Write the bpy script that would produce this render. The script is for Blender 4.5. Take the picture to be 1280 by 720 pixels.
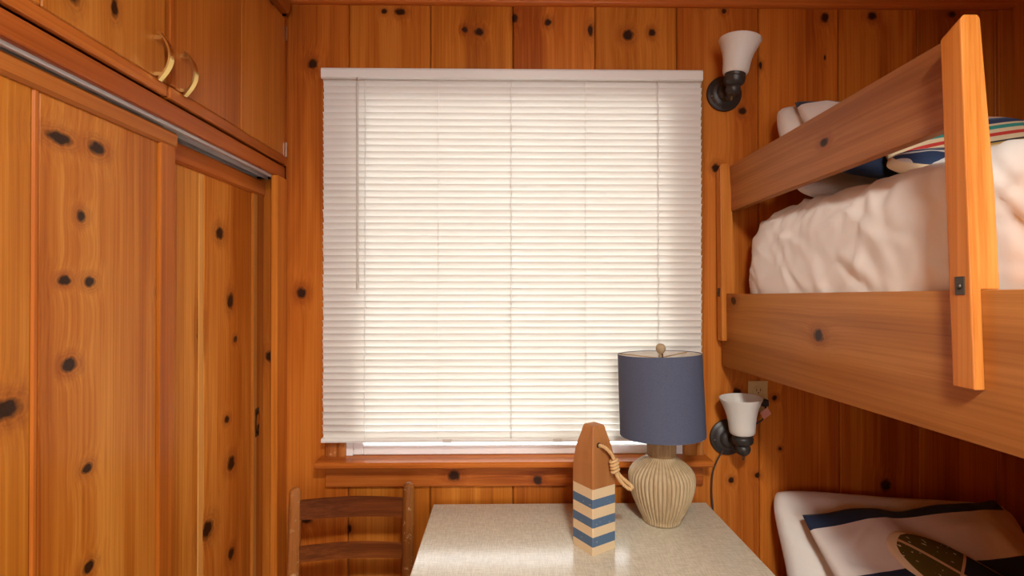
import bpy, bmesh, math, random
from mathutils import Vector, Matrix, noise
R = math.radians
random.seed(7)
scene = bpy.context.scene
for o in list(bpy.data.objects): bpy.data.objects.remove(o)

# ------------------------------------------------------------------ camera
cd = bpy.data.cameras.new('camera'); cam = bpy.data.objects.new('camera', cd)
scene.collection.objects.link(cam); scene.camera = cam
cd.sensor_width = 36.0; cd.lens = 18.0; cd.clip_start = 0.02
cam.location = (0, 0, 1.474); cam.rotation_euler = (R(90.358), 0, R(-0.895))

# ------------------------------------------------------------------ light
w = bpy.data.worlds.new('World'); scene.world = w; w.use_nodes = True
bg = w.node_tree.nodes['Background']
bg.inputs[0].default_value = (0.93, 0.97, 1.0, 1); bg.inputs[1].default_value = 7.4

def area(name, loc, rot, sx, sy, power, col):
    l = bpy.data.lights.new(name, 'AREA'); l.shape = 'RECTANGLE'; l.size = sx; l.size_y = sy
    l.energy = power; l.color = col
    o = bpy.data.objects.new(name, l); scene.collection.objects.link(o)
    o.location = loc; o.rotation_euler = rot
    return o
# weak fill light added at the camera's back, in an invented opening
area('rear_fill', (0.75, -2.02, 1.55), (R(90), 0, R(0)), 1.3, 1.5, 0.5, (1.0, 0.95, 0.88))

LAMP = (.22, -.45); LAMP_W = 56      # ceiling lamp position and power (built further down)
vs = scene.view_settings
vs.view_transform = 'Standard'; vs.look = 'None'; vs.gamma = 1.0; vs.use_curve_mapping = False
vs.exposure = 0.0

# ------------------------------------------------------------------ helpers
COL = scene.collection
def off(parent):
    v = Vector((0, 0, 0)); p = parent
    while p is not None:
        v += p.location; p = p.parent
    return v
def obj(name, bm, mat, parent=None, smooth=False, origin=None):
    """bm is in world coordinates; the object keeps it there"""
    if origin is None:
        origin = off(parent) if parent else Vector((0, 0, 0))
    else:
        origin = Vector(origin)
    bmesh.ops.translate(bm, verts=bm.verts, vec=-origin)
    me = bpy.data.meshes.new(name); bm.normal_update(); bm.to_mesh(me); bm.free()
    if smooth:
        for p in me.polygons: p.use_smooth = True
        if smooth is not True:
            try: me.set_sharp_from_angle(angle=R(smooth))
            except Exception: pass
    if mat: me.materials.append(mat)
    o = bpy.data.objects.new(name, me); COL.objects.link(o)
    o.location = origin - (off(parent) if parent else Vector((0, 0, 0)))
    if parent: o.parent = parent
    return o
def tag(o, label, cat=None, group=None, kind=None):
    o['label'] = label
    if cat: o['category'] = cat
    if group: o['group'] = group
    if kind: o['kind'] = kind
    return o
def thing(name, loc, label, cat, group=None, kind=None):
    o = bpy.data.objects.new(name, None); COL.objects.link(o); o.location = loc
    o.empty_display_size = .05
    return tag(o, label, cat, group, kind)
def box(x0, x1, y0, y1, z0, z1, bev=0.0, seg=1, bm=None):
    b = bmesh.new()
    v = [b.verts.new((x, y, z)) for x in (x0, x1) for y in (y0, y1) for z in (z0, z1)]
    for f in ((0, 1, 3, 2), (4, 6, 7, 5), (0, 4, 5, 1), (2, 3, 7, 6), (0, 2, 6, 4), (1, 5, 7, 3)):
        b.faces.new([v[i] for i in f])
    if bev > 0:
        bmesh.ops.bevel(b, geom=list(b.edges), offset=bev, segments=seg, profile=.5, affect='EDGES')
    bmesh.ops.recalc_face_normals(b, faces=b.faces)
    if bm is None: return b
    return merge(bm, b)
def merge(a, b):
    m = bpy.data.meshes.new('tmp'); b.to_mesh(m); b.free(); a.from_mesh(m); bpy.data.meshes.remove(m); return a
def prism(pts, axis, a0, a1, bev=0.0, seg=1):
    """polygon pts (2D) extruded along axis 'x','y','z'"""
    b = bmesh.new()
    def P(p, a):
        if axis == 'x': return (a, p[0], p[1])
        if axis == 'y': return (p[0], a, p[1])
        return (p[0], p[1], a)
    v0 = [b.verts.new(P(p, a0)) for p in pts]; v1 = [b.verts.new(P(p, a1)) for p in pts]
    b.faces.new(v0); b.faces.new(v1[::-1])
    n = len(pts)
    for i in range(n): b.faces.new((v0[i], v0[(i+1) % n], v1[(i+1) % n], v1[i]))
    bmesh.ops.recalc_face_normals(b, faces=b.faces)
    if bev > 0:
        es = [e for e in b.edges if len(e.link_faces) == 2 and e.calc_face_angle() > R(25)]
        bmesh.ops.bevel(b, geom=es, offset=bev, segments=seg, profile=.5, affect='EDGES')
    return b
def lathe(prof, M=None, n=40, mod=None, cap=True):
    """prof: (r, z) list; mod(theta, z, r) -> r"""
    b = bmesh.new(); rings = []
    for r, z in prof:
        ring = []
        for k in range(n):
            t = 2*math.pi*k/n
            rr = mod(t, z, r) if mod else r
            ring.append(b.verts.new((rr*math.cos(t), rr*math.sin(t), z)))
        rings.append(ring)
    for i in range(len(rings)-1):
        for k in range(n):
            b.faces.new((rings[i][k], rings[i][(k+1) % n], rings[i+1][(k+1) % n], rings[i+1][k]))
    if cap:
        if prof[0][0] > 1e-5: b.faces.new(rings[0][::-1])
        if prof[-1][0] > 1e-5: b.faces.new(rings[-1])
    bmesh.ops.remove_doubles(b, verts=b.verts, dist=1e-6)
    bmesh.ops.recalc_face_normals(b, faces=b.faces)
    if M is not None: bmesh.ops.transform(b, matrix=M, verts=b.verts)
    return b
def axisM(base, direction):
    d = Vector(direction).normalized()
    q = Vector((0, 0, 1)).rotation_difference(d)
    return Matrix.Translation(Vector(base)) @ q.to_matrix().to_4x4()
def catmull(pts, per=8):
    pts = [Vector(p) for p in pts]; out = []
    P = [pts[0]*2-pts[1]] + pts + [pts[-1]*2-pts[-2]]
    for i in range(1, len(P)-2):
        for k in range(per):
            t = k/per; a, b_, c, d = P[i-1], P[i], P[i+1], P[i+2]
            out.append(.5*((2*b_)+(c-a)*t+(2*a-5*b_+4*c-d)*t*t+(3*b_-a-3*c+d)*t**3))
    out.append(pts[-1]); return out
def tube(path, r, n=8, bm=None, cap=True):
    b = bmesh.new(); path = [Vector(p) for p in path]; rings = []
    up = Vector((0, 0, 1)); prev = None
    for i, p in enumerate(path):
        t = (path[min(i+1, len(path)-1)]-path[max(i-1, 0)]).normalized()
        if prev is None:
            x = t.orthogonal().normalized()
        else:
            x = (prev - t*prev.dot(t)).normalized()
        prev = x; y = t.cross(x)
        rr = r[i] if isinstance(r, (list, tuple)) else r
        rings.append([b.verts.new(p + rr*(math.cos(2*math.pi*k/n)*x+math.sin(2*math.pi*k/n)*y)) for k in range(n)])
    for i in range(len(rings)-1):
        for k in range(n): b.faces.new((rings[i][k], rings[i][(k+1) % n], rings[i+1][(k+1) % n], rings[i+1][k]))
    if cap: b.faces.new(rings[0][::-1]); b.faces.new(rings[-1])
    bmesh.ops.recalc_face_normals(b, faces=b.faces)
    return merge(bm, b) if bm is not None else b

# ------------------------------------------------------------------ materials
class NT:
    def __init__(s, name):
        s.m = bpy.data.materials.new(name); s.m.use_nodes = True; s.t = s.m.node_tree
        s.b = s.t.nodes['Principled BSDF']
    def n(s, typ, **kw):
        nd = s.t.nodes.new(typ)
        for k, v in kw.items(): setattr(nd, k, v)
        return nd
    def set(s, inp, v):
        if isinstance(v, bpy.types.NodeSocket): s.t.links.new(v, inp)
        elif v is not None: inp.default_value = v
    def math(s, op, a, b=None, c=None, clamp=False):
        nd = s.n('ShaderNodeMath', operation=op, use_clamp=clamp)
        s.set(nd.inputs[0], a)
        if b is not None: s.set(nd.inputs[1], b)
        if c is not None: s.set(nd.inputs[2], c)
        return nd.outputs[0]
    def comb(s, x, y, z):
        nd = s.n('ShaderNodeCombineXYZ')
        for i, v in enumerate((x, y, z)): s.set(nd.inputs[i], v)
        return nd.outputs[0]
    def noise(s, vec, scale=1.0, detail=2.0, rough=.5, dist=0.0):
        nd = s.n('ShaderNodeTexNoise'); s.set(nd.inputs['Vector'], vec)
        nd.inputs['Scale'].default_value = scale; nd.inputs['Detail'].default_value = detail
        nd.inputs['Roughness'].default_value = rough; nd.inputs['Distortion'].default_value = dist
        return nd.outputs['Fac']
    def ramp(s, fac, stops, interp='LINEAR'):
        nd = s.n('ShaderNodeValToRGB'); s.set(nd.inputs[0], fac); cr = nd.color_ramp; cr.interpolation = interp
        while len(cr.elements) > len(stops): cr.elements.remove(cr.elements[-1])
        while len(cr.elements) < len(stops): cr.elements.new(1.0)
        for e, (p, c) in zip(cr.elements, stops): e.position = p; e.color = (*c, 1) if len(c) == 3 else c
        return nd.outputs[0]
    def mix(s, fac, a, b, blend='MIX'):
        nd = s.n('ShaderNodeMix', data_type='RGBA', blend_type=blend)
        s.set(nd.inputs[0], fac)
        s.set(nd.inputs[6], a if isinstance(a, bpy.types.NodeSocket) else (*a, 1))
        s.set(nd.inputs[7], b if isinstance(b, bpy.types.NodeSocket) else (*b, 1))
        return nd.outputs[2]
    def bump(s, h, strength, dist=.01):
        nd = s.n('ShaderNodeBump'); nd.inputs['Strength'].default_value = strength
        nd.inputs['Distance'].default_value = dist; s.set(nd.inputs['Height'], h)
        s.t.links.new(nd.outputs[0], s.b.inputs['Normal'])
    def base(s, c, rough=.5, metal=0.0, spec=.5):
        s.set(s.b.inputs['Base Color'], c if isinstance(c, bpy.types.NodeSocket) else (*c, 1))
        s.set(s.b.inputs['Roughness'], rough); s.b.inputs['Metallic'].default_value = metal
        s.b.inputs['Specular IOR Level'].default_value = spec
def plain(name, c, rough=.5, metal=0.0, spec=.5):
    t = NT(name); t.base(c, rough, metal, spec); return t.m

def wood(name, along='z', cols=None, knots=(), plane='xz', rough=.36, var=.22, ring=.22, grain=.55, spec=.17, worn=0.0):
    """stained pine: streaky grain along one axis, plain-sawn contour rings, knots at (u, v, ru, rv) metres"""
    cols = cols or ((.28, .060, .006), (.47, .130, .014), (.62, .210, .030))
    t = NT(name)
    g = t.n('ShaderNodeNewGeometry'); oi = t.n('ShaderNodeObjectInfo')
    sp = t.n('ShaderNodeSeparateXYZ'); t.t.links.new(g.outputs['Position'], sp.inputs[0])
    S = {'x': sp.outputs[0], 'y': sp.outputs[1], 'z': sp.outputs[2]}
    rnd = oi.outputs['Random']
    F = None
    if knots:
        u, v = S[plane[0]], S[plane[1]]
        wob = t.noise(g.outputs['Position'], 70, 1)
        for (ku, kv, ru, rv) in knots:
            sub = t.comb(t.math('MULTIPLY', t.math('SUBTRACT', u, ku), 1/ru), t.math('MULTIPLY', t.math('SUBTRACT', v, kv), 1/rv), 0.0)
            ln = t.n('ShaderNodeVectorMath', operation='LENGTH'); t.t.links.new(sub, ln.inputs[0])
            F = ln.outputs['Value'] if F is None else t.math('MINIMUM', F, ln.outputs['Value'])
        Fw = t.math('ADD', F, t.math('MULTIPLY', t.math('SUBTRACT', wob, .5), .7))
    ax = [a for a in 'xyz' if a != along]
    A, B = S[ax[0]], S[ax[1]]
    o1 = t.math('MULTIPLY', rnd, 13.7)
    A = t.math('ADD', A, o1); B = t.math('ADD', B, o1)
    if F is not None:
        warp = t.math('MULTIPLY', t.math('EXPONENT', t.math('MULTIPLY', F, -.6)), .020)
        A = t.math('ADD', A, warp); B = t.math('ADD', B, warp)
    L = t.math('ADD', S[along], t.math('MULTIPLY', rnd, 31.0))
    def vec(sa, sl): return t.comb(t.math('MULTIPLY', A, sa), t.math('MULTIPLY', B, sa), t.math('MULTIPLY', L, sl))
    coarse = t.noise(vec(5.5, .55), 1.0, 2.0, .5)
    fine = t.noise(vec(150, 1.3), 1.0, 3.0, .65)
    ringn = t.math('MULTIPLY_ADD', t.math('SINE', t.math('MULTIPLY', coarse, 70.0)), .5, .5)
    mid = t.noise(vec(26, 1.1), 1.0, 2.0, .6)
    f = t.math('ADD', t.math('MULTIPLY', t.math('SUBTRACT', coarse, .5), 1.9), .5)
    f = t.math('ADD', f, t.math('MULTIPLY', t.math('SUBTRACT', fine, .5), grain*2))
    f = t.math('ADD', f, t.math('MULTIPLY', t.math('SUBTRACT', mid, .5), .9))
    f = t.math('ADD', f, t.math('MULTIPLY', t.math('SUBTRACT', ringn, .5), ring*.45), clamp=True)
    c = t.ramp(f, [(.0, cols[0]), (.5, cols[1]), (1.0, cols[2])])
    hs = t.n('ShaderNodeHueSaturation'); t.t.links.new(c, hs.inputs['Color'])
    t.set(hs.inputs['Value'], t.math('MULTIPLY_ADD', rnd, var, 1-var*.5))
    t.set(hs.inputs['Hue'], t.math('MULTIPLY_ADD', t.math('FRACT', t.math('MULTIPLY', rnd, 7.3)), .008, .498))
    c = hs.outputs[0]
    if F is not None:
        dark = t.mix(t.noise(g.outputs['Position'], 220, 2), (.010, .004, .002), (.060, .018, .006))
        halo = t.mix(.6, c, (.20, .035, .008))
        ring2 = t.math('MULTIPLY_ADD', t.math('SINE', t.math('MULTIPLY', Fw, 14.0)), .14, .5)
        c = t.mix(t.math('MULTIPLY', t.math('SUBTRACT', 2.5, Fw, clamp=True), ring2), c, halo)
        c = t.mix(t.math('MULTIPLY', t.math('SUBTRACT', 1.18, Fw), 1.9, clamp=True), c, dark)
    if worn > 0:
        wn = t.noise(g.outputs['Position'], 55, 3, .7)
        c = t.mix(t.math('MULTIPLY', t.math('SUBTRACT', wn, .60, clamp=True), 9*worn, clamp=True), c, (.62, .42, .22))
    t.base(c, t.math('MULTIPLY_ADD', fine, .12, rough-.06), 0, spec)
    t.bump(fine, .10, .002)
    return t.m

def cloth(name, c, rough=.85, scale=900, strength=.12, wr=0.0, sheen=.15):
    t = NT(name); g = t.n('ShaderNodeTexCoord')
    n1 = t.noise(g.outputs['Object'], scale, 1)
    h = n1
    if wr:
        mp = t.n('ShaderNodeMapping'); mp.inputs['Rotation'].default_value = (.5, .6, .4); mp.inputs['Scale'].default_value = (5, 11, 7)
        t.t.links.new(g.outputs['Object'], mp.inputs[0])
        h = t.math('ADD', t.math('MULTIPLY', n1, .04), t.math('MULTIPLY', t.noise(mp.outputs[0], 1.0, 3, .55, .8), wr))
    t.base(c, rough, 0, .25)
    t.b.inputs['Sheen Weight'].default_value = sheen
    t.bump(h, strength, .02 if wr else .002)
    return t.m

KB = [(-0.665,2.264,.018,.018),(-0.702,1.468,.018,.02),(-0.418,2.45,.010,.010),(-0.363,2.448,.02,.013),(-0.137,2.388,.011,.011),(-0.087,2.38,.017,.014),
 (0.038,2.429,.011,.016),(0.154,2.416,.013,.013),(0.435,2.373,.02,.02),(0.52,2.382,.013,.014),(0.303,2.389,.010,.022),(0.775,2.461,.010,.010),(0.715,2.48,.015,.008),
 (0.839,2.108,.015,.015),(0.745,1.907,.015,.016),(1.133,2.299,.004,.009),(1.134,2.441,.016,.018),(1.302,2.448,.018,.015),(1.589,2.455,.016,.011),(0.904,2.269,.006,.014),
 (0.796,.812,.011,.011),(0.889,.829,.011,.011),(1.343,.792,.02,.024),(0.95,1.10,.010,.010),(0.817,1.12,.015,.015),(-0.683,.683,.020,.013),(-0.534,.652,.008,.014),(0.969,.921,.007,.007)]
KF = [(0.921,1.747,.028,.012),(1.006,1.752,.021,.014),(0.97,1.615,.011,.012),(0.933,1.494,.014,.009),(0.99,1.492,.014,.011),(0.944,1.34,.018,.014),(0.986,1.138,.013,.011),(0.991,.948,.014,.012),(0.825,1.286,.030,.017),(1.19,1.472,.010,.012),(1.188,1.60,.006,.030)]
KR = [(1.511,1.643,.02,.019),(1.57,1.445,.018,.025),(1.418,1.368,.016,.05),(1.599,1.325,.012,.011),(1.554,1.089,.014,.012),(1.578,.949,.022,.023),(1.451,.806,.032,.026),(1.579,.674,.018,.019)]
KU = [(0.903,2.0,.014,.026),(0.996,2.02,.010,.02),(1.66,2.41,.016,.010)]
KK = [(1.227,1.366,.020,.016),(1.684,1.442,.02,.014),(1.23,1.836,.017,.010)]
KA = [(-0.172,.840,.022,.019),(.117,.823,.017,.017)]

M = {}
M['wall'] = wood('pine_wall', 'z', None, KB, 'xz')
M['wally'] = wood('pine_wall_right', 'z')
M['door'] = wood('pine_closet', 'z', ((.34, .076, .006), (.55, .165, .016), (.74, .295, .046)), KF, 'yz', rough=.33)
M['rear'] = wood('pine_closet_rear', 'z', ((.33, .074, .006), (.52, .155, .016), (.72, .285, .046)), KR, 'yz', rough=.33)
M['cab'] = wood('pine_cabinet', 'z', ((.33, .080, .009), (.49, .145, .019), (.63, .225, .040)), KU, 'yz', rough=.33)
M['jamb'] = wood('pine_jamb', 'z', None, [(-.803, 1.25, .018, .022)], 'xz')
M['frame'] = wood('pine_frame', 'z')
M['framey'] = wood('pine_frame_along', 'y', ((.32, .072, .010), (.46, .120, .019), (.58, .18, .034)))
M['framex'] = wood('pine_trim', 'x', ((.36, .085, .012), (.50, .14, .022), (.62, .20, .038)))
M['apron'] = wood('pine_apron', 'x', ((.26, .050, .008), (.44, .110, .018), (.56, .17, .03)), KA, 'xz', ring=.7)
M['bunk'] = wood('bunk_pine', 'y', ((.30, .100, .022), (.45, .172, .040), (.58, .25, .068)), KK, 'yz', rough=.36)
M['guard'] = wood('bunk_guard', 'y', ((.20, .064, .017), (.31, .110, .031), (.44, .175, .054)), KK, 'yz', rough=.36)
M['post'] = wood('bunk_post', 'z', ((.36, .105, .016), (.56, .19, .030), (.72, .30, .065)), rough=.33)
M['casing'] = wood('worn_casing', 'z', ((.20, .055, .012), (.36, .11, .022), (.50, .19, .05)), worn=.5)
M['chair'] = wood('chair_wood', 'z', ((.19, .055, .011), (.34, .118, .026), (.48, .19, .052)), worn=.6, rough=.42)
M['slatw'] = wood('chair_slat_wood', 'x', ((.10, .025, .005), (.20, .055, .011), (.30, .095, .02)), rough=.42)
M['floor'] = wood('floor_wood', 'y', ((.06, .022, .008), (.10, .04, .015), (.14, .06, .025)))
M['buoywood'] = wood('buoy_wood', 'z', ((.30, .115, .033), (.42, .175, .055), (.50, .235, .085)), rough=.5, ring=.1, grain=.2)
M['dark'] = plain('dark_gap', (.03, .012, .006), .9)
M['ceil'] = wood('ceiling_pine', 'y')
M['alum'] = plain('aluminium', (.60, .61, .59), .45, .15)
M['sap'] = wood('pine_sapwood', 'z', ((.50, .18, .028), (.66, .27, .05), (.76, .36, .085)))
M['brass'] = plain('brass', (.78, .55, .20), .28, 1.0)
M['darkbrass'] = plain('dark_brass', (.16, .11, .05), .45, .8)
M['bronze'] = plain('oil_rubbed_bronze', (.055, .050, .047), .42, .5)
M['steel'] = plain('dark_steel', (.10, .085, .07), .45, .8)
M['screw'] = plain('screw_nickel', (.7, .68, .62), .3, 1)
M['whitep'] = plain('white_window_paint', (.82, .80, .78), .4)
M['cord'] = plain('brown_cord', (.06, .035, .025), .5)
M['tagp'] = plain('pink_tag', (.75, .33, .24), .6)
M['cream'] = plain('cream_plastic', (.66, .47, .20), .4)
M['slot'] = plain('socket_slot', (.02, .015, .01), .6)
M['navy_trim'] = plain('shade_lining', (.75, .70, .62), .7)
M['rope'] = plain('jute_rope', (.62, .40, .18), .85)
M['finial'] = plain('finial_wood', (.42, .31, .18), .6)

def translucent(name, c, fac, rough=.45, tc=None):
    t = NT(name); t.base(c, rough, 0, .4)
    tr = t.n('ShaderNodeBsdfTranslucent'); tr.inputs[0].default_value = (*(tc or c), 1)
    mx = t.n('ShaderNodeMixShader'); mx.inputs[0].default_value = fac
    out = t.t.nodes['Material Output']
    t.t.links.new(t.b.outputs[0], mx.inputs[1]); t.t.links.new(tr.outputs[0], mx.inputs[2]); t.t.links.new(mx.outputs[0], out.inputs[0])
    return t.m
M['blind'] = translucent('blind_vinyl', (.92, .90, .85), .26, .4, (.90, .875, .81))
M['rail'] = plain('blind_rail', (.80, .80, .75), .35)
M['bcord'] = plain('blind_cord', (.80, .79, .76), .6)
M['wand'] = translucent('wand_plastic', (.74, .70, .64), .2, .2)
M['glass_shade'] = translucent('frosted_glass', (.90, .88, .82), .25, .35)

t = NT('window_glass')
gl = t.n('ShaderNodeBsdfGlossy'); gl.inputs['Roughness'].default_value = .02
tp = t.n('ShaderNodeBsdfTransparent'); mx = t.n('ShaderNodeMixShader'); fr = t.n('ShaderNodeFresnel'); fr.inputs[0].default_value = 1.45
t.t.links.new(fr.outputs[0], mx.inputs[0]); t.t.links.new(tp.outputs[0], mx.inputs[1]); t.t.links.new(gl.outputs[0], mx.inputs[2])
t.t.links.new(mx.outputs[0], t.t.nodes['Material Output'].inputs[0]); M['glass'] = t.m

# linen laminate
t = NT('linen_laminate'); g = t.n('ShaderNodeNewGeometry'); mp1 = t.n('ShaderNodeMapping'); mp2 = t.n('ShaderNodeMapping')
mp1.inputs['Scale'].default_value = (40, 560, 30); mp2.inputs['Scale'].default_value = (560, 40, 30)
t.t.links.new(g.outputs['Position'], mp1.inputs[0]); t.t.links.new(g.outputs['Position'], mp2.inputs[0])
f = t.math('ADD', t.noise(mp1.outputs[0], 1, 2), t.noise(mp2.outputs[0], 1, 2))
f = t.math('MULTIPLY_ADD', t.math('SUBTRACT', f, 1.0), 2.2, .5, clamp=True)
t.base(t.ramp(f, [(0, (.53, .48, .36)), (.5, (.63, .58, .45)), (1, (.72, .68, .55))]), .20, 0, .5); M['lam'] = t.m
t = NT('laminate_edge'); t.base((.42, .27, .13), .45); M['lamedge'] = t.m

# woven lampshade
t = NT('blue_lampshade'); g = t.n('ShaderNodeTexCoord')
n1 = t.noise(g.outputs['Object'], 420, 2, .6)
t.base(t.mix(n1, (.048, .062, .110), (.130, .145, .205)), .85, 0, .2); t.bump(n1, .2, .001); M['shade'] = t.m

# ribbed ceramic
t = NT('ribbed_ceramic'); g = t.n('ShaderNodeTexCoord')
at = t.n('ShaderNodeSeparateXYZ'); t.t.links.new(g.outputs['Object'], at.inputs[0])
mp = t.n('ShaderNodeMapping'); mp.inputs['Scale'].default_value = (60, 60, 9); t.t.links.new(g.outputs['Object'], mp.inputs[0])
n1 = t.noise(mp.outputs[0], 1, 4, .65)
pt = t.n('ShaderNodeNewGeometry')
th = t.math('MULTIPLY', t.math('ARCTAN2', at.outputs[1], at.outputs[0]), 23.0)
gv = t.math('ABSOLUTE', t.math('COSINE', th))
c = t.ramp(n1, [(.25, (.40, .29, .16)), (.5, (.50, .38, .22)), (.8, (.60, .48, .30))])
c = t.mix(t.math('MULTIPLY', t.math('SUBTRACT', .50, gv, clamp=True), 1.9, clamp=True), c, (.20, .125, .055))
t.base(c, .55, 0, .3); M['ceramic'] = t.m
t = NT('ribbed_neck'); g = t.n('ShaderNodeTexCoord'); mp = t.n('ShaderNodeMapping'); mp.inputs['Scale'].default_value = (60, 60, 9); t.t.links.new(g.outputs['Object'], mp.inputs[0])
t.base(t.ramp(t.noise(mp.outputs[0], 1, 4, .65), [(.25, (.20, .115, .05)), (.8, (.46, .31, .15))]), .55, 0, .3); M['neck'] = t.m

# painted stripes of the wooden buoy (flat print), by height above the table
t = NT('buoy_paint'); g = t.n('ShaderNodeTexCoord'); sp = t.n('ShaderNodeSeparateXYZ'); t.t.links.new(g.outputs['Object'], sp.inputs[0])
cr = (.66, .50, .30); bl = (.085, .14, .22)
z = t.math('MULTIPLY', sp.outputs[2], 4.0)
st = [(0, cr)] + [(h*4, c_) for h, c_ in ((.0225, bl), (.049, cr), (.075, bl), (.0995, cr), (.127, bl), (.1515, cr))]
c = t.ramp(z, st, 'CONSTANT')
n1 = t.noise(g.outputs['Object'], 130, 3, .7)
c = t.mix(t.math('MULTIPLY', t.math('SUBTRACT', n1, .63, clamp=True), 8, clamp=True), c, (.55, .45, .33))
t.base(c, .7, 0, .2); M['paint'] = t.m

M['sheet'] = cloth('white_bedding', (.86, .84, .80), wr=.25, strength=.25, rough=.7)
M['pillow'] = cloth('white_pillowcase', (.82, .78, .72), wr=.9, strength=.3)
def sham_mat(name, bands):
    """bands on local y (height), navy on white"""
    t = NT(name); g = t.n('ShaderNodeTexCoord'); sp = t.n('ShaderNodeSeparateXYZ'); t.t.links.new(g.outputs['Object'], sp.inputs[0])
    nv = (.022, .035, .075); wh = (.78, .72, .66)
    y = t.math('ADD', sp.outputs[1], .5)
    c = t.ramp(y, [(p, nv if k else wh) for p, k in bands], 'CONSTANT')
    mp = t.n('ShaderNodeMapping'); mp.inputs['Scale'].default_value = (9, 6, 6); t.t.links.new(g.outputs['Object'], mp.inputs[0])
    t.base(c, .85, 0, .2); t.b.inputs['Sheen Weight'].default_value = .1
    t.bump(t.noise(mp.outputs[0], 1, 3, .55, .6), .2, .02); return t.m
M['sham'] = sham_mat('banded_sham', [(0, 1), (.53, 0), (.675, 1)])

# ------------------------------------------------------------------ the room
D = 1.786
XL, XR, ZC, YR = -.748, 1.797, 2.52, -2.05
fl = obj('floor', box(-1.45, XR+.1, YR-.1, D+.12, -.06, 0), M['floor']); tag(fl, 'brown wooden floor of the small bedroom', 'floor', kind='structure')
for i in range(19):
    x = -1.45 + i*.178
    obj('plank', box(x+.001, min(x+.177, XR), YR, D, -.001, .004, .002), M['floor'], fl)
ce = obj('ceiling', box(-1.45, XR+.1, YR-.1, D+.12, ZC, ZC+.06), M['ceil']); tag(ce, 'pine ceiling above the panelled walls', 'ceiling', kind='structure')

# back wall: solid with the window hole, pine boards on it
OX0, OX1, OZ0, OZ1 = -.545, .623, .8855, 2.20
b = box(-1.45, OX0, D+.018, D+.12, 0, ZC); box(OX1, XR+.1, D+.018, D+.12, 0, ZC, bm=b)
box(OX0, OX1, D+.018, D+.12, 0, OZ0, bm=b); box(OX0, OX1, D+.018, D+.12, OZ1, ZC, bm=b)
wb = obj('wall_back', b, M['dark']); tag(wb, 'knotty pine board wall around the window', 'wall', kind='structure')
seams = [-.76, -.54, -.257, .031, .320, .608, .897, 1.182, 1.463, 1.742, 1.80]
for i in range(len(seams)-1):
    x0, x1 = seams[i]+.0012, seams[i+1]-.0012
    pr = random.uniform(0, .0012)
    if 1 <= i <= 4:
        spans = [(0, OZ0), (OZ1, ZC)]
    else:
        spans = [(0, ZC)]
    for z0, z1 in spans:
        obj('board', box(x0, x1, D-pr, D+.02, z0, z1, .0035), M['wall'], wb, origin=((x0+x1)/2, D, z0))
# strip that trims the right-hand corner
obj('corner_strip', box(1.745, 1.797, D-.012, D, 0, 2.469, .002), M['wall'], wb)

wr = obj('wall_right', box(XR+.02, XR+.1, YR-.1, D+.12, 0, ZC), M['dark']); tag(wr, 'knotty pine board wall behind the bunk beds', 'wall', kind='structure')
y = D
while y > YR:
    obj('board', box(XR, XR+.022, max(y-.285, YR), y-.0024, 0, ZC, .0035), M['wally'], wr); y -= .2865
# wall behind the camera; its opening is made up for the rear fill light
b = box(-1.45, .05, YR-.1, YR, 0, ZC); box(1.45, XR+.1, YR-.1, YR, 0, ZC, bm=b); box(.05, 1.45, YR-.1, YR, 2.35, ZC, bm=b); box(.05, 1.45, YR-.1, YR, 0, .75, bm=b)
tag(obj('wall_rear', b, M['wally']), 'pine wall behind the camera with an invented wide opening for the fill light', 'wall', kind='structure')

# unseen partition at the foot of the bunks, added to darken the space beneath
wf = obj('wall_light_block', box(.80, XR+.1, -.36, -.26, 0, ZC), M['dark']); tag(wf, 'added pine board partition blocking light at the foot of the bunks', 'wall', kind='structure')
for k in range(4): obj('board', box(.80+.286*k, min(.80+.286*k+.284, XR), -.26, -.242, 0, ZC, .0035), M['wally'], wf)
# crown trims
b = prism([(D, 2.470), (D-.012, 2.470), (D-.020, 2.474), (D-.022, 2.478), (D-.034, 2.486), (D-.036, ZC), (D, ZC)], 'x', XL-.02, XR)
tag(obj('trim_1', b, M['framex']), 'narrow pine crown moulding along the top of the window wall', 'trim', kind='structure')
b = prism([(XL-.02, 2.42), (XL+.012, 2.42), (XL+.02, 2.43), (XL+.022, 2.478), (XL+.036, 2.486), (XL+.038, ZC), (XL-.02, ZC)], 'y', YR, D-.036)
tag(obj('trim_2', b, M['framey']), 'pine crown moulding above the overhead cabinet doors', 'trim', kind='structure')

# ------------------------------------------------------------------ closet (left wall)
wl = obj('wall_left', box(-1.45, -1.38, YR-.1, D+.12, 0, ZC), M['dark']); tag(wl, 'dark back wall inside the closet', 'wall', kind='structure')
fr = thing('trim_3', (XL, 1.0, 0), 'pine face frame around the sliding closet doors', 'closet frame', kind='structure')
obj('stile', box(XL-.024, XL-.002, 1.707, D-.001, 0, 1.86, .002), M['frame'], fr)
obj('jamb', box(-.90, XL-.024, 1.776, D-.001, 0, 1.86), M['jamb'], fr)
obj('stile', box(XL-.024, XL-.002, .26, .335, 0, 1.86, .002), M['frame'], fr)
obj('rail', box(XL-.036, XL-.010, .26, D-.001, 1.860, 1.9035, .004, 2), M['framey'], fr)
b = box(XL-.024, XL-.002, YR, .259, 0, 1.905); obj('side_panel', b, M['frame'], fr)
tr = prism([(-.776, 1.853), (-.778, 1.853), (-.778, 1.868), (-.812, 1.868), (-.812, 1.856), (-.814, 1.856), (-.814, 1.868), (-.85, 1.868), (-.85, 1.856), (-.852, 1.856), (-.852, 1.874), (-.770, 1.874), (-.770, 1.853)], 'y', .30, 1.772)
obj('track', tr, M['alum'], fr)
obj('header', box(-1.38, XL-.030, .26, D-.001, 1.876, 1.89), M['dark'], fr)

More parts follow.
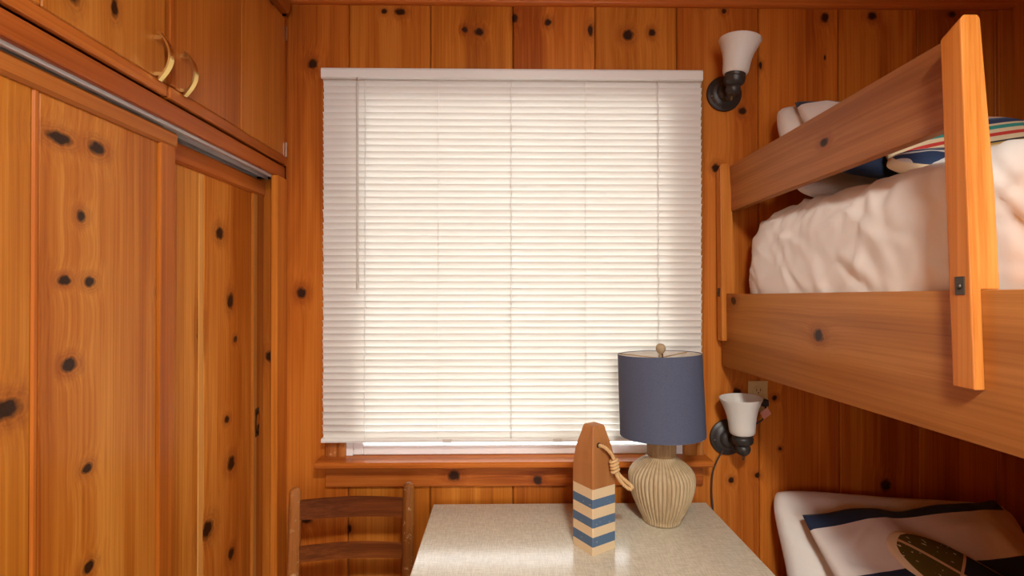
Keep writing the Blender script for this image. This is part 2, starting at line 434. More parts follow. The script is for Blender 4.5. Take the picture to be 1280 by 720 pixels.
def closet_door(name, xf, y0, y1, boards, mat, label, railz, stilew, strip=None):
    d = thing(name, (xf, (y0+y1)/2, .02), label, 'closet door', kind='structure')
    obj('backing', box(xf-.030, xf-.014, y0+.004, y1-.004, .02, 1.845), M['dark'], d)
    for s in ((y0, y0+stilew), (y1-stilew, y1)):
        obj('stile', box(xf-.030, xf, s[0], s[1], .02, 1.850, .002), M['frame'], d)
    for (a, c) in boards:
        obj('board', box(xf-.016, xf-.006, a+.0008, c-.0008, .03, 1.84, .002), mat, d)
    if strip: obj('strip', box(xf-.02, xf-.004, strip[0], strip[1], .03, 1.83, .003), M['frame'], d)
    obj('top_rail', prism([(xf-.03, railz), (xf-.002, railz), (xf+.004, railz+.006), (xf+.004, 1.846), (xf, 1.851), (xf-.03, 1.851)], 'y', y0, y1), M['framey'], d)
    obj('bottom_rail', box(xf-.03, xf+.002, y0, y1, .02, .10, .002), M['framey'], d)
    return d
d1 = closet_door('door_1', -.785, .335, 1.235, [(.389, .60), (.60, .869), (.882, 1.181)], M['door'], 'front sliding closet door of wide knotty pine boards', 1.814, .054, (.8695, .8815))
d2 = closet_door('door_2', -.826, .875, 1.772, [(.95, 1.13), (1.13, 1.4085), (1.4325, 1.70)], M['rear'], 'rear sliding closet door with small recessed pull beside window wall', 1.798, .072)
obj('strip', box(-.842, -.8318, 1.4095, 1.432, .03, 1.80, .001), M['sap'], d2)
obj('strip', box(-.8262, -.8252, 1.7005, 1.724, .10, 1.795, .0004), M['sap'], d2)
pl = obj('flush_pull', box(-.8265, -.8245, 1.713, 1.741, .988, 1.084, .001), M['darkbrass'], d2); pl['label'] = 'dark brass recessed finger pull'
obj('pull_cup', lathe([(.0001, 0), (.007, .0003), (.0095, .0022), (.0105, .0022)], Matrix.Translation((-.8245, 1.727, 1.036)) @ Matrix.Rotation(R(90), 4, 'Y') @ Matrix.Diagonal((3.6, 1, 1, 1)), 24), M['brass'], pl, smooth=True)

# overhead cabinet
cb = thing('overhead_cabinet', (-1.1, 1.15, 1.906), 'built-in pine overhead cabinet above the sliding closet doors', 'cabinet')
obj('body', box(-1.38, XL-.022, -.10, D-.002, 1.907, 2.50), M['frame'], cb)
obj('side_stile', box(XL-.022, XL-.004, 1.766, D-.002, 1.907, 2.42), M['frame'], cb)
doors = [(1.157, 1.764, 1.472), (.535, 1.148, .840), (-.09, .526, .22)]
for k, (y0, y1, ys) in enumerate(doors):
    dr = obj('door', box(XL-.021, XL-.008, y0, y1, 1.906, 2.415, .002), M['cab'], cb)
    obj('board', box(XL-.010, XL-.003, y0+.022, ys-.001, 1.936, 2.41, .002), M['cab'], dr)
    obj('board', box(XL-.010, XL-.003, ys+.001, y1-.004, 1.936, 2.41, .002), M['cab'], dr)
    obj('stile', box(XL-.012, XL, y0, y0+.020, 1.936, 2.415, .003, 2), M['frame'], dr)
    obj('bottom_rail', box(XL-.021, XL, y0, y1, 1.906, 1.934, .004, 2), M['framey'], dr)
    if k < 2:
        hy, hz0, hz1 = ((1.200, 1.928, 2.032), (1.112, 1.929, 2.032))[k]
        b = bmesh.new(); rows = []
        n = 18
        for i in range(n+1):
            s = i/n; a = (s-.5)*2
            x = XL + .005 + .026*(1-a*a); zz = hz0+(hz1-hz0)*s
            nx, nz = 1.0, .9*a
            L = math.hypot(nx, nz); nx /= L; nz /= L
            wd = .0055+.002*(1-abs(a))
            rows.append([b.verts.new((x+q*nx*.0022, hy+e*wd, zz+q*nz*.0022)) for q, e in ((1, -1), (1, 1), (-1, 1), (-1, -1))])
        for i in range(n):
            for j in range(4): b.faces.new((rows[i][j], rows[i][(j+1) % 4], rows[i+1][(j+1) % 4], rows[i+1][j]))
        b.faces.new(rows[0][::-1]); b.faces.new(rows[-1])
        for zz in (hz0+.012, hz1-.012):
            box(XL-.004, XL+.012, hy-.004, hy+.004, zz-.004, zz+.004, bm=b)
        bmesh.ops.recalc_face_normals(b, faces=b.faces)
        h = obj('handle', b, M['brass'], dr, smooth=40); h['label'] = 'bowed brass pull handle'
    for zz in (1.96, 2.36):
        if k == 0: obj('hinge', box(XL-.004, XL+.003, y1+.0005, y1+.006, zz-.025, zz+.025, .001), M['screw'], dr)

# ------------------------------------------------------------------ window
wn = thing('window_1', (.04, D+.06, OZ0), 'white framed window behind the lowered blind', 'window', kind='structure')
b = box(OX0+.001, OX0+.024, D-.008, D+.10, .907, OZ1-.001); box(OX1-.024, OX1-.001, D-.008, D+.10, .907, OZ1-.001, bm=b)
box(OX0+.024, OX1-.024, D-.008, D+.10, OZ1-.03, OZ1-.001, bm=b); box(OX0+.024, OX1-.024, D+.030, D+.10, .907, .930, bm=b)
obj('window_frame', b, M['whitep'], wn)
b = box(OX0+.0245, OX0+.058, D-.004, D+.026, .907, OZ1-.031, .003); box(OX1-.058, OX1-.0245, D-.004, D+.026, .907, OZ1-.031, .003, bm=b)
box(OX0+.058, OX1-.058, D-.004, D+.026, .907, .940, .003, bm=b); box(OX0+.058, OX1-.058, D-.004, D+.026, OZ1-.065, OZ1-.031, .003, bm=b)
sh = obj('sash', b, M['whitep'], wn)
obj('pane', box(OX0+.054, OX1-.054, D+.009, D+.013, .936, OZ1-.061), M['glass'], sh)
# casing and stool
tc = thing('trim_4', (.04, D, .80), 'worn pine window casing with sill and apron below the blind', 'window trim', kind='structure')
for x0, x1 in ((-.616, -.545), (.623, .695)):
    pts = [(x0, D-.0005)]
    for c0, c1 in ((x0, x0+(x1-x0)*.62), (x0+(x1-x0)*.62, x1)):
        for k in range(9):
            a = math.pi*(1-k/8); pts.append(((c0+c1)/2+(c1-c0)/2*math.cos(a), D-.014-.010*math.sin(a)))
    pts.append((x1, D-.0005))
    obj('casing', prism(pts, 'z', .9065, 2.24), M['casing'], tc, smooth=40)
obj('casing', box(-.545, .623, D-.020, D-.0005, 2.16, 2.239, .003), M['framex'], tc)
obj('sill', prism([(1.700, .890), (1.704, .886), (D-.0005, .886), (D+.10, .886), (D+.10, .906), (1.706, .906), (1.700, .901)], 'x', -.628, .700, .0), M['framex'], tc, smooth=30)
obj('apron', box(-.612, .690, D-.021, D-.0015, .803, .8855, .002), M['apron'], tc)

# ------------------------------------------------------------------ blind
bx0, bx1, by = -.611, .675, 1.738
bl = thing('window_blind', (.032, by, .967), 'closed cream horizontal blind lowered over the window', 'blind')
obj('headrail', box(-.611, .672, 1.722, 1.762, 2.190, 2.222, .003, 2), M['rail'], bl)
obj('valance_lip', prism([(1.7225, 2.186), (1.716, 2.190), (1.715, 2.216), (1.7195, 2.2225), (1.7225, 2.2225)], 'x', -.612, .673), M['rail'], bl)
# slat: shallow curved section, lower edge towards the room
prof = []
W, ang = .0253, R(69)
for k in range(7):
    s = -.5+k/6; prof.append((s*W, .0030*(1-4*s*s)))
def slat_mesh():
    b = bmesh.new(); rows = []
    for side in (0, 1):
        for s, h in (prof if side == 0 else prof[::-1]):
            h2 = h+(.00045 if side else 0)
            # +s is the upper edge, turned to the room; the slat bulges to the window
            yy = -s*math.cos(ang) + h2*math.sin(ang)
            zz = s*math.sin(ang) + h2*math.cos(ang)
            rows.append([b.verts.new((x, yy, zz)) for x in (bx0-.0, bx1)])
    n = len(rows)
    for i in range(n):
        b.faces.new((rows[i][0], rows[(i+1) % n][0], rows[(i+1) % n][1], rows[i][1]))
    b.faces.new([r[0] for r in rows][::-1]); b.faces.new([r[1] for r in rows])
    bmesh.ops.recalc_face_normals(b, faces=b.faces)
    me = bpy.data.meshes.new('slat'); b.to_mesh(me); b.free(); me.materials.append(M['blind'])
    for p in me.polygons: p.use_smooth = len(p.vertices) == 4
    me.set_sharp_from_angle(angle=R(40))
    return me
sm = slat_mesh()
z_top, z_bot, ns = 2.1775, .9905, 55
for k in range(ns):
    o = bpy.data.objects.new('slat', sm); COL.objects.link(o); o.parent = bl
    o.location = Vector((random.uniform(-.001, .001), by+random.uniform(-.0005, .0005), z_top+(z_bot-z_top)*k/(ns-1))) - bl.location
    o.rotation_euler.x = R(random.uniform(-1.5, 1.5))
br = obj('bottom_rail', prism([(by-.013, .967), (by+.012, .967), (by+.013, .974), (by+.008, .980), (by-.010, .980), (by-.015, .974)], 'x', bx0-.001, bx1+.001), M['rail'], bl)
for x in (-.466, -.221, .024, .276, .522):
    b = tube([(x, by-.0145, 2.19), (x, by-.0145, .968)], .0009, 5); tube([(x+.004, by+.0145, 2.19), (x+.004, by+.0145, .968)], .0009, 5, b)
    obj('ladder_cord', b, M['bcord'], bl)
for x in (-.19, .18, .45):
    obj('cord_plug', box(x-.016, x+.016, by-.017, by-.012, .966, .978, .002), M['wand'], br)
# twisted lift cords over some ladders
for x in (-.466, .024, .522):
    path = [(x+.0016*math.sin(i*.9), by-.017+.0010*math.cos(i*.9), 2.188-i*.0105) for i in range(116)]
    obj('lift_cord', tube(path, .0010, 5), M['bcord'], bl, smooth=True)
b = tube([(-.490, 1.712, 2.188), (-.490, 1.708, 2.176), (-.489, 1.709, 2.168)], .0016, 6)
obj('wand_hook', b, M['screw'], bl)
obj('tilt_wand', lathe([(.0001, -.690), (.0042, -.689), (.0042, -.655), (.0035, -.65), (.0035, -.012), (.0042, -.01), (.003, 0), (.0001, .0005)], axisM((-.489, 1.709, 2.170), (-.004, 0, 1)), 6), M['wand'], bl)

# ------------------------------------------------------------------ table
tb = thing('writing_table', (.225, 1.43, 0), 'table with pale woven-look laminate top below the window', 'table')
obj('tabletop', box(-.236, .686, 1.125, 1.735, .7535, .755), M['lam'], tb)
obj('edge_band', box(-.239, .689, 1.122, 1.738, .720, .7535, .002), M['lamedge'], tb)
b = box(-.20, .65, 1.16, 1.70, .63, .72); obj('apron', b, M['framex'], tb)
for x in (-.19, .60):
    for y in (1.165, 1.655): obj('leg', box(x, x+.045, y, y+.045, .004, .63, .003), M['frame'], tb)

# ------------------------------------------------------------------ chair
ch = thing('ladder_back_chair', (-.474, 1.42, .004), 'dark worn ladder-back wooden chair standing left of the table', 'chair')
def post(x, y, top, lean):
    p = []; r = []
    for z in (.004, .1, .3, .44, .55, .65, .75, .82, top-.014, top-.006, top-.001, top):
        p.append((x, y+(z-.44)*lean if z > .44 else y, z))
        r.append(.0185 if z < top-.02 else {0: .0175, 1: .014, 2: .0085, 3: .001}[[top-.014, top-.006, top-.001, top].index(z)])
    return tube(p, r, 14)
px_ = ((-.646, 1.545, .866), (-.302, 1.575, .869))
for (x, y, t_) in px_: obj('back_post', post(x, y+.035, t_, .045), M['chair'], ch, smooth=True)
for z0, z1 in ((.768, .829), (.641, .690), (.53, .57)):
    b = bmesh.new(); rows = []
    for i in range(13):
        s = i/12; x = -.632+s*.316; yl = 1.580+.03*s+((z0+z1)/2-.44)*.045
        yy = yl+.014*math.sin(math.pi*s); up = .003*math.sin(math.pi*s)
        rows.append([b.verts.new(v) for v in ((x, yy-.005, z0-.005*s), (x, yy-.005, z1-.003+up-.006*s), (x, yy, z1+up-.006*s), (x, yy+.005, z1-.003+up-.006*s), (x, yy+.005, z0-.005*s))])
    for i in range(12):
        for j in range(5): b.faces.new((rows[i][j], rows[i][(j+1) % 5], rows[i+1][(j+1) % 5], rows[i+1][j]))
    b.faces.new(rows[0]); b.faces.new(rows[-1][::-1]); bmesh.ops.recalc_face_normals(b, faces=b.faces)
    obj('back_slat', b, M['slatw'], ch)
for (x, y) in ((-.655, 1.20), (-.290, 1.215)):
    obj('front_leg', tube([(x, y, .004), (x, y, .25), (x, y, .445)], .0185, 14), M['chair'], ch, smooth=40)
b = prism([(-.675, 1.185), (-.270, 1.195), (-.285, 1.60), (-.660, 1.58)], 'z', .425, .452, .006, 2); obj('seat', b, M['slatw'], ch)
for z in (.15, .28):
    obj('rung', tube([(-.655, 1.20, z), (-.290, 1.215, z)], .011, 10), M['chair'], ch, smooth=40)
for x0, x1, y0, y1 in ((-.655, -.646, 1.20, 1.580), (-.290, -.302, 1.215, 1.61)):
    obj('rung', tube([(x0, y0, .20), (x1, y1, .20)], .011, 10), M['chair'], ch, smooth=40)
obj('rung', tube([(-.646, 1.58, .22), (-.302, 1.61, .22)], .011, 10), M['chair'], ch, smooth=40)

# ------------------------------------------------------------------ table lamp
lx, ly, lz = .494, 1.602, .755
lp = thing('table_lamp', (lx, ly, lz), 'table lamp with ribbed tan base and slate-blue drum shade', 'lamp')
T = Matrix.Translation((lx, ly, lz))
NR = 46
def ribs(th, z, r):
    e = min(1, max(0, (z-.0)/.02))*min(1, max(.35, (.215-z)/.05))
    return r*(1-.055*e*(1-abs(math.cos(NR*th/2))**.8))
prof2 = [(.050, 0), (.058, .002), (.060, .008)]
for k in range(25):
    s = k/24; z_ = .012+s*.190
    r_ = .060+.0425*math.sin(min(1, s/.66)*math.pi/2)**1.0 if s < .66 else .1025-.060*(1-math.cos((s-.66)/.34*math.pi/2))**1.15
    prof2.append((r_, z_))
prof2 += [(.0425, .206), (.0425, .209)]
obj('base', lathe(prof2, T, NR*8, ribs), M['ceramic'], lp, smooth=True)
obj('neck', lathe([(.0435, .206), (.0445, .210), (.0455, .250), (.0490, .282), (.0490, .288), (.010, .290)], T, 156, lambda th, z, r: r*(1-.045*(1-abs(math.cos(13*th))**.7)) if .207 < z < .289 else r), M['neck'], lp, smooth=True)
obj('stem', lathe([(.006, .289), (.006, .535), (.0001, .536)], T, 12), M['darkbrass'], lp, smooth=40)
S = Matrix.Translation((lx+.003, ly, lz+.27)) @ Matrix.Rotation(R(-1.6), 4, 'Y') @ Matrix.Rotation(R(-2.0), 4, 'X')
obj('lamp_shade', lathe([(.1305, 0), (.1285, .252), (.1270, .252), (.1290, 0), (.1305, 0)], S, 64, cap=False), M['shade'], lp, smooth=40)
obj('shade_lining', lathe([(.1288, .002), (.1268, .250), (.1262, .250), (.1282, .002), (.1288, .002)], S, 64, cap=False), M['navy_trim'], lp, smooth=40)
b = bmesh.new()
for k in range(3):
    a = 2*math.pi*k/3+.5; p0 = S @ Vector((0, 0, .238)); p1 = S @ Vector((.127*math.cos(a), .127*math.sin(a), .249)); tube([p0, p1], .0015, 6, b)
obj('spider', b, M['brass'], lp)
obj('finial', lathe([(.0001, .506), (.006, .507), (.0065, .514), (.0045, .518), (.009, .521), (.0135, .527), (.0155, .535), (.0138, .543), (.009, .549), (.0001, .551)], Matrix.Translation((lx+.0-.002, ly, lz+.004)), 24), M['finial'], lp, smooth=True)
# cord and plug to the wall socket
pc = catmull([(.905, 1.765, 1.084), (.898, 1.745, 1.06), (.880, 1.735, 1.035), (.845, 1.745, 1.01), (.803, 1.755, .983), (.765, 1.768, .93), (.737, 1.774, .875), (.725, 1.776, .83), (.722, 1.774, .77), (.722, 1.765, .70), (.70, 1.758, .60), (.64, 1.755, .5)], 6)
cdp = obj('power_cord', tube(pc, .0030, 8), M['cord'], lp, smooth=True); cdp['label'] = 'brown cord from the wall socket down behind the table'
obj('plug', box(.893, .917, 1.758, 1.7815, 1.074, 1.098, .004, 2), M['slot'], lp)
b = box(-.0165, .0165, -.0006, .0006, -.013, .013); bmesh.ops.transform(b, matrix=Matrix.Translation((.891, 1.733, 1.058)) @ Matrix.Rotation(R(-32), 4, 'Y') @ Matrix.Rotation(R(8), 4, 'Z'), verts=b.verts)
obj('cord_tag', b, M['tagp'], lp)['label'] = 'small pink paper tag on the cord'

# ------------------------------------------------------------------ wooden buoy
bo = Vector((.254, 1.446, .755)); ba = R(32)
bu = thing('wooden_buoy', bo, 'tapered wooden buoy block with navy and cream stripes on the table', 'buoy')
TB = Matrix.Translation(bo) @ Matrix.Rotation(ba, 4, 'Z')
hw = .0425
def sq(levels):
    b = bmesh.new(); rings = []
    c = .0025
    for (h, hw_) in levels:
        pts = []
        for sx, sy in ((1, 1), (-1, 1), (-1, -1), (1, -1)):
            e = ((sx*hw_, sy*(hw_-c)), (sx*(hw_-c), sy*hw_))
            pts += e if sx*sy > 0 else e[::-1]
        rings.append([b.verts.new((p[0], p[1], h)) for p in pts])
    n = 8
    for i in range(len(rings)-1):
        for k in range(n): b.faces.new((rings[i][k], rings[i][(k+1) % n], rings[i+1][(k+1) % n], rings[i+1][k]))
    b.faces.new(rings[0][::-1]); b.faces.new(rings[-1]); bmesh.ops.recalc_face_normals(b, faces=b.faces)
    bmesh.ops.transform(b, matrix=TB, verts=b.verts); return b
obj('painted_body', sq([(0, hw-.001), (.0015, hw), (.1795, hw)]), M['paint'], bu)
obj('wooden_top', sq([(.1797, hw), (.215, hw), (.245, hw-.001), (.275, hw-.005), (.30, hw-.0105), (.322, hw-.0165), (.336, hw-.0195), (.342, hw-.0215), (.3440, hw-.0245)]), M['buoywood'], bu)
# hole and rope
fx, fy = math.cos(ba), math.sin(ba)
nrm = Vector((math.sin(ba), -math.cos(ba), 0))     # normal of the face turned to the right
tang = Vector((math.cos(ba), math.sin(ba), 0))
hp = bo + nrm*(hw-.0098) + tang*(-.012) + Vector((0, 0, .293))
obj('rope_hole', lathe([(.0001, 0), (.008, 0), (.008, .003), (.0001, .003)], axisM(hp-nrm*.001, nrm), 20), M['slot'], bu)
def rope(pts, r=.0040, name='rope', twist=900):
    path = catmull(pts, 14); b = bmesh.new()
    for ph in (0, math.pi):
        out = []; s = 0
        for i, p in enumerate(path):
            t_ = (path[min(i+1, len(path)-1)]-path[max(i-1, 0)]).normalized()
            x = t_.cross(Vector((.2, .9, .3))).normalized(); y = t_.cross(x)
            if i: s += (p-path[i-1]).length
            out.append(p+.55*r*(math.cos(s*twist*.6+ph)*x+math.sin(s*twist*.6+ph)*y))
        tube(out, r*.68, 6, b)
    return obj(name, b, M['rope'], bu, smooth=True)
h0 = hp
def rp(dx, dz, dy=0.0): return h0 + Vector((dx, dy, dz))
rope([rp(0, 0, .003), rp(.010, .001, -.012), rp(.024, -.010, -.012), rp(.036, -.026, -.008), rp(.043, -.046, -.004), rp(.047, -.066, -.003),
      rp(.062, -.086, -.004), rp(.080, -.101, -.006), rp(.090, -.112, -.006), rp(.084, -.118, -.006), rp(.068, -.106, -.006), rp(.053, -.088, -.008), rp(.043, -.066, -.010), rp(.040, -.045, -.012)], .0046)
b = bmesh.new()
for k in range(4):
    c0 = rp(.040+.0015*k, -.040-.009*k, -.006); pts = []
    for i in range(13):
        a = 2*math.pi*i/12; pts.append(c0+Vector((.0095*math.cos(a), .0085*math.sin(a), .004*math.cos(a))))
    tube(pts, .0040, 7, b, cap=False)
obj('rope_knot', b, M['rope'], bu, smooth=True)

# ------------------------------------------------------------------ wall sconces
def sconce(plate, base, top, label, lower):
    s = thing('wall_sconce', plate, label, 'wall lamp', 'bronze wall sconces')
    plate = Vector(plate); base = Vector(base); top = Vector(top)
    Mp = axisM(plate, (0, -1, 0))
    obj('backplate', lathe([(.0001, .0005), (.060, .0005), (.062, .003), (.061, .008), (.055, .012), (.052, .013), (.049, .017), (.038, .021), (.034, .0225), (.030, .030), (.022, .036), (.0001, .038)], Mp, 48), M['bronze'], s, smooth=35)
    ax = (top-base).normalized()
    for sx in (-1, 1):
        obj('screw', lathe([(.0001, .0), (.0035, 0), (.003, .003), (.0001, .0036)], axisM(plate+Vector((.047*sx, -.014, .012*sx if not lower else -.006)), (0, -1, 0)), 12), M['screw'], s, smooth=True)
    kn = base-ax*.045
    pth = catmull([plate+Vector((0, -.03, 0)), plate+Vector((.003, -.055, -.006)), kn+Vector((0, .028, -.010)), kn], 6)
    obj('arm', tube(pth, .0125, 14), M['bronze'], s, smooth=True)
    A = axisM(base, ax)
    obj('socket', lathe([(.0001, -.062), (.013, -.060), (.021, -.052), (.024, -.042), (.023, -.034), (.020, -.030), (.024, -.026), (.030, -.022), (.033, -.016), (.034, -.004), (.0315, .000), (.0330, .004), (.0330, .009), (.028, .010)], A, 32), M['bronze'], s, smooth=35)
    obj('switch_knob', lathe([(.0001, -.078), (.004, -.077), (.0045, -.066), (.003, -.064), (.003, -.058)], A, 12), M['darkbrass'], s, smooth=True)
    H = (top-base).length
    op = [(.0300, .008)] + [(r_, .010+(H-.010)*q) for r_, q in ((.0365, 0), (.0400, .05), (.0415, .16), (.0430, .32), (.0460, .48), (.0510, .64), (.0580, .80), (.0640, .92), (.0670, .98), (.0675, 1))]
    ip = [(r_-.0025, z_) for r_, z_ in op[::-1]]
    ip[0] = (ip[0][0], H+.0005)
    obj('glass_shade', lathe(op+ip, A, 48, cap=False), M['glass_shade'], s, smooth=True)
    obj('bulb', lathe([(.012, .012), (.013, .03), (.020, .05), (.024, .068), (.022, .085), (.013, .097), (.0001, .101)], A, 24), M['glass_shade'], s, smooth=True)
    return s
sconce((.772, D-.0015, 2.166), (.765, 1.682, 2.184), (.781, 1.678, 2.304), 'bronze wall sconce with white bell shade above the upper bunk', False)
sconce((.780, D-.0015, .964), (.789, 1.685, .993), (.782, 1.682, 1.122), 'bronze wall sconce with white bell shade under the bunk beside outlet', True)

# ------------------------------------------------------------------ outlet
ou = thing('wall_outlet', (.889, D-.0015, 1.10), 'cream wall outlet under the upper bunk rail', 'outlet')
obj('cover_plate', box(.854, .924, D-.0065, D-.0013, 1.052, 1.160, .0025, 2), M['cream'], ou)
for zc in (1.127, 1.086):
    f_ = obj('receptacle', lathe([(.0165, 0), (.0165, .0016), (.0150, .0022), (.0001, .0022)], axisM((.889, D-.0065, zc), (0, -1, 0)), 24), M['cream'], ou, smooth=35)
    if zc > 1.1:
        obj('slot', box(.8815, .8835, D-.0092, D-.0086, zc-.003, zc+.006), M['slot'], f_); obj('slot', box(.8945, .8965, D-.0092, D-.0086, zc-.003, zc+.006), M['slot'], f_)
        obj('slot', box(.887, .891, D-.0092, D-.0086, zc-.010, zc-.006), M['slot'], f_)

# ------------------------------------------------------------------ upper bunk
pv = Vector((1.27, 1.778, 1.214))
ub = thing('upper_bunk', pv, 'upper pine bunk bed frame with guard board and notched posts', 'bunk bed')
obj('side_rail', box(.760, .792, -.20, 1.776, 1.214, 1.463, .003, 2), M['bunk'], ub, smooth=30)
obj('guard_board', box(.778, .802, .853, 1.772, 1.748, 1.905, .002), M['guard'], ub)
obj('bed_base', box(.792, XR-.004, -.20, 1.776, 1.26, 1.285), M['framey'], ub)
obj('wall_ledger', box(.792, XR-.004, 1.745, 1.778, 1.215, 1.2595), M['framex'], ub)
obj('wall_ledger', box(XR-.04, XR-.003, -.20, 1.744, 1.215, 1.2595), M['framey'], ub)
obj('end_rail', box(.792, XR-.004, -.23, -.20, 1.214, 1.463), M['framex'], ub)
ptsp = [(.742, 1.304), (.7598, 1.304), (.7598, 1.4635), (.790, 1.4635), (.7885, 1.62), (.7755, 1.892), (.7715, 1.8985), (.748, 1.8985), (.742, 1.891)]
def bunk_post(y0, y1, lean):
    b = prism(ptsp, 'y', y0, y1, .0022, 2)
    for v in b.verts:
        if v.co.z > 1.86: v.co.z += .014-.018*(v.co.y-y0)/(y1-y0)
        v.co.y += (v.co.z-1.304)*lean
    return b
for y0, y1 in ((.796, .8355), (1.731, 1.770)):
    p = obj('post', bunk_post(y0, y1, .022 if y0 < 1 else .006), M['post'], ub)
    yc = (y0+y1)/2+.002
    bp = obj('bolt_plate', box(.7402, .7425, yc-.009, yc+.009, 1.455, 1.485, .0008), M['steel'], p)
    obj('bolt_head', lathe([(.0001, .0045), (.003, .004), (.0048, .0015), (.005, 0)], axisM((.7405, yc, 1.469), (-1, 0, 0)), 14), M['steel'], bp, smooth=True)
ub.rotation_euler.x = -.0135

# bedding on the upper bunk
def creases(n, seed, s0, s1, t0, t1):
    rr = random.Random(seed); out = []
    for k in range(n):
        a = rr.choice((R(rr.uniform(55, 110)), R(rr.uniform(15, 60)), R(rr.uniform(20, 50))))
        out.append((rr.uniform(s0, s1), rr.uniform(t0, t1), math.cos(a), math.sin(a), rr.uniform(.05, .19), rr.uniform(.006, .018), rr.uniform(.35, 1.0)*rr.choice((1, 1, -1)), rr.uniform(-2.5, 2.5)))
    return out
def crease_h(cs, s, t):
    h = 0.0
    for (cs0, ct, ca, sa, L, w_, am, cv) in cs:
        ds, dt = s-cs0, t-ct
        u = ds*ca+dt*sa
        if abs(u) > 2.2*L: continue
        v = -ds*sa+dt*ca - cv*u*u
        if abs(v) > 4*w_: continue
        h += am*math.exp(-(u/L)**2)*(math.exp(-(v/w_)**2)-.45*math.exp(-((v-1.6*w_)/(1.3*w_))**2))*(w_/.016)
    return h
def soft_box(x0, x1, y0, y1, z0, z1, r, step, amp, seed, cs=None, camp=.006):
    b = bmesh.new()
    nx, ny, nz = [max(2, int(round((q1-q0)/step))) for q0, q1 in ((x0, x1), (y0, y1), (z0, z1))]
    vs_ = {}
    def V(i, j, k):
        key = (i, j, k)
        if key in vs_: return vs_[key]
        p = Vector((x0+(x1-x0)*i/nx, y0+(y1-y0)*j/ny, z0+(z1-z0)*k/nz))
        c = Vector((min(max(p.x, x0+r[0]), x1-r[0]), min(max(p.y, y0+r[1]), y1-r[1]), min(max(p.z, z0+.02), z1-r[2])))
        d = p-c
        q = Vector((d.x/r[0], d.y/r[1], d.z/(r[2] if p.z > c.z else .02)))
        m = max(abs(q.x), abs(q.y), abs(q.z)); L = q.length
        nrm_ = Vector((q.x/r[0], q.y/r[1], q.z/(r[2] if p.z > c.z else .02)))
        if L > 1e-6: p = c + d*(m/L); nrm_.normalize()
        s_ = Vector((p.x*1.0, p.y, p.z))
        a1 = noise.noise(Vector((p.x*5+seed, (p.y+p.z*.9)*5.5, (p.z-p.y*.4)*2.2)))
        a2 = noise.noise(Vector((p.x*7+seed*2, (p.y-p.z*.5)*7, (p.z+p.y*.5)*4)))
        rg = 1-abs(noise.noise(Vector((p.x*4+seed*3, (p.y+p.z*1.2)*6.5, (p.z-p.y*.6)*2.6+4))))*2
        rg = max(0, rg)**3
        sof = noise.noise(Vector((p.x*2.2, p.y*2.2, p.z*2.2+seed)))
        p = p + nrm_*amp*(.9*a1+.18*a2+.55*rg+.9*sof)
        if cs: p = p + nrm_*camp*crease_h(cs, p.y, (p.z-z1)+(p.x-x0))
        vs_[key] = b.verts.new(p); return vs_[key]
    for i in range(nx):
        for j in range(ny): b.faces.new((V(i, j, nz), V(i+1, j, nz), V(i+1, j+1, nz), V(i, j+1, nz)))
    for j in range(ny):
        for k in range(nz):
            b.faces.new((V(0, j, k), V(0, j, k+1), V(0, j+1, k+1), V(0, j+1, k))); b.faces.new((V(nx, j, k), V(nx, j+1, k), V(nx, j+1, k+1), V(nx, j, k+1)))
    for i in range(nx):
        for k in range(nz):
            b.faces.new((V(i, 0, k), V(i+1, 0, k), V(i+1, 0, k+1), V(i, 0, k+1))); b.faces.new((V(i, ny, k), V(i, ny, k+1), V(i+1, ny, k+1), V(i+1, ny, k)))
    for i in range(nx):
        for j in range(ny): b.faces.new((V(i, j, 0), V(i, j+1, 0), V(i+1, j+1, 0), V(i+1, j, 0)))
    bmesh.ops.recalc_face_normals(b, faces=b.faces)
    return b
b = soft_box(.801, 1.775, -.18, 1.766, 1.30, 1.735, (.10, .20, .13), .0105, .010, 3.0, creases(140, 4, -.2, 1.72, -.27, .30), .0062)
tag(obj('comforter', b, M['sheet'], smooth=True, origin=(1.28, .8, 1.30)), 'rumpled white comforter covering the upper bunk mattress', 'bedding')

def pillow(name, w_, h_, th, mat, M4, label, cat, seed, group=None, amp=.008, wave=0.0, rnd=.10, ncr=0):
    cs = creases(ncr, seed, -w_/2, w_/2, -h_/2, h_/2) if ncr else None
    b = bmesh.new(); nu, nv = 84, 60; G = {}
    for side in (1, -1):
        for i in range(nu+1):
            for j in range(nv+1):
                edge = i in (0, nu) or j in (0, nv)
                if edge and side == -1: G[(i, j, -1)] = G[(i, j, 1)]; continue
                u = -math.cos(math.pi*i/nu) if False else 2*i/nu-1; v = 2*j/nv-1
                cr_ = 1-rnd*(u*u*v*v)**2
                x = w_/2*u*(1-.05*(1-v*v))*cr_; y = h_/2*v*(1-.06*(1-u*u))*cr_
                pr_ = ((1-abs(u)**2.4)*(1-abs(v)**2.4))
                z = side*th/2*max(pr_, 0)**.42
                wv = wave*noise.noise(Vector((u*2.2+seed, v*1.5, seed)))
                n_ = noise.noise(Vector((u*3+seed, v*3, side*2.0+seed)))+.6*max(0, 1-3*abs(noise.noise(Vector((u*2.5+v*1.5+seed*2, v*2-u, side+1.7)))))
                z += side*amp*n_*min(1, 3*max(pr_, 0)) + wv
                if cs: z += side*.006*crease_h(cs, x, y)*min(1, 2*max(pr_, 0))
                G[(i, j, side)] = b.verts.new((x, y+wv*.6, z))
    for side in (1, -1):
        for i in range(nu):
            for j in range(nv):
                q = [G[(i, j, side)], G[(i+1, j, side)], G[(i+1, j+1, side)], G[(i, j+1, side)]]
                b.faces.new(q if side == 1 else q[::-1])
    o = obj(name, b, mat, smooth=True); o.matrix_world = M4
    return tag(o, label, cat, group)
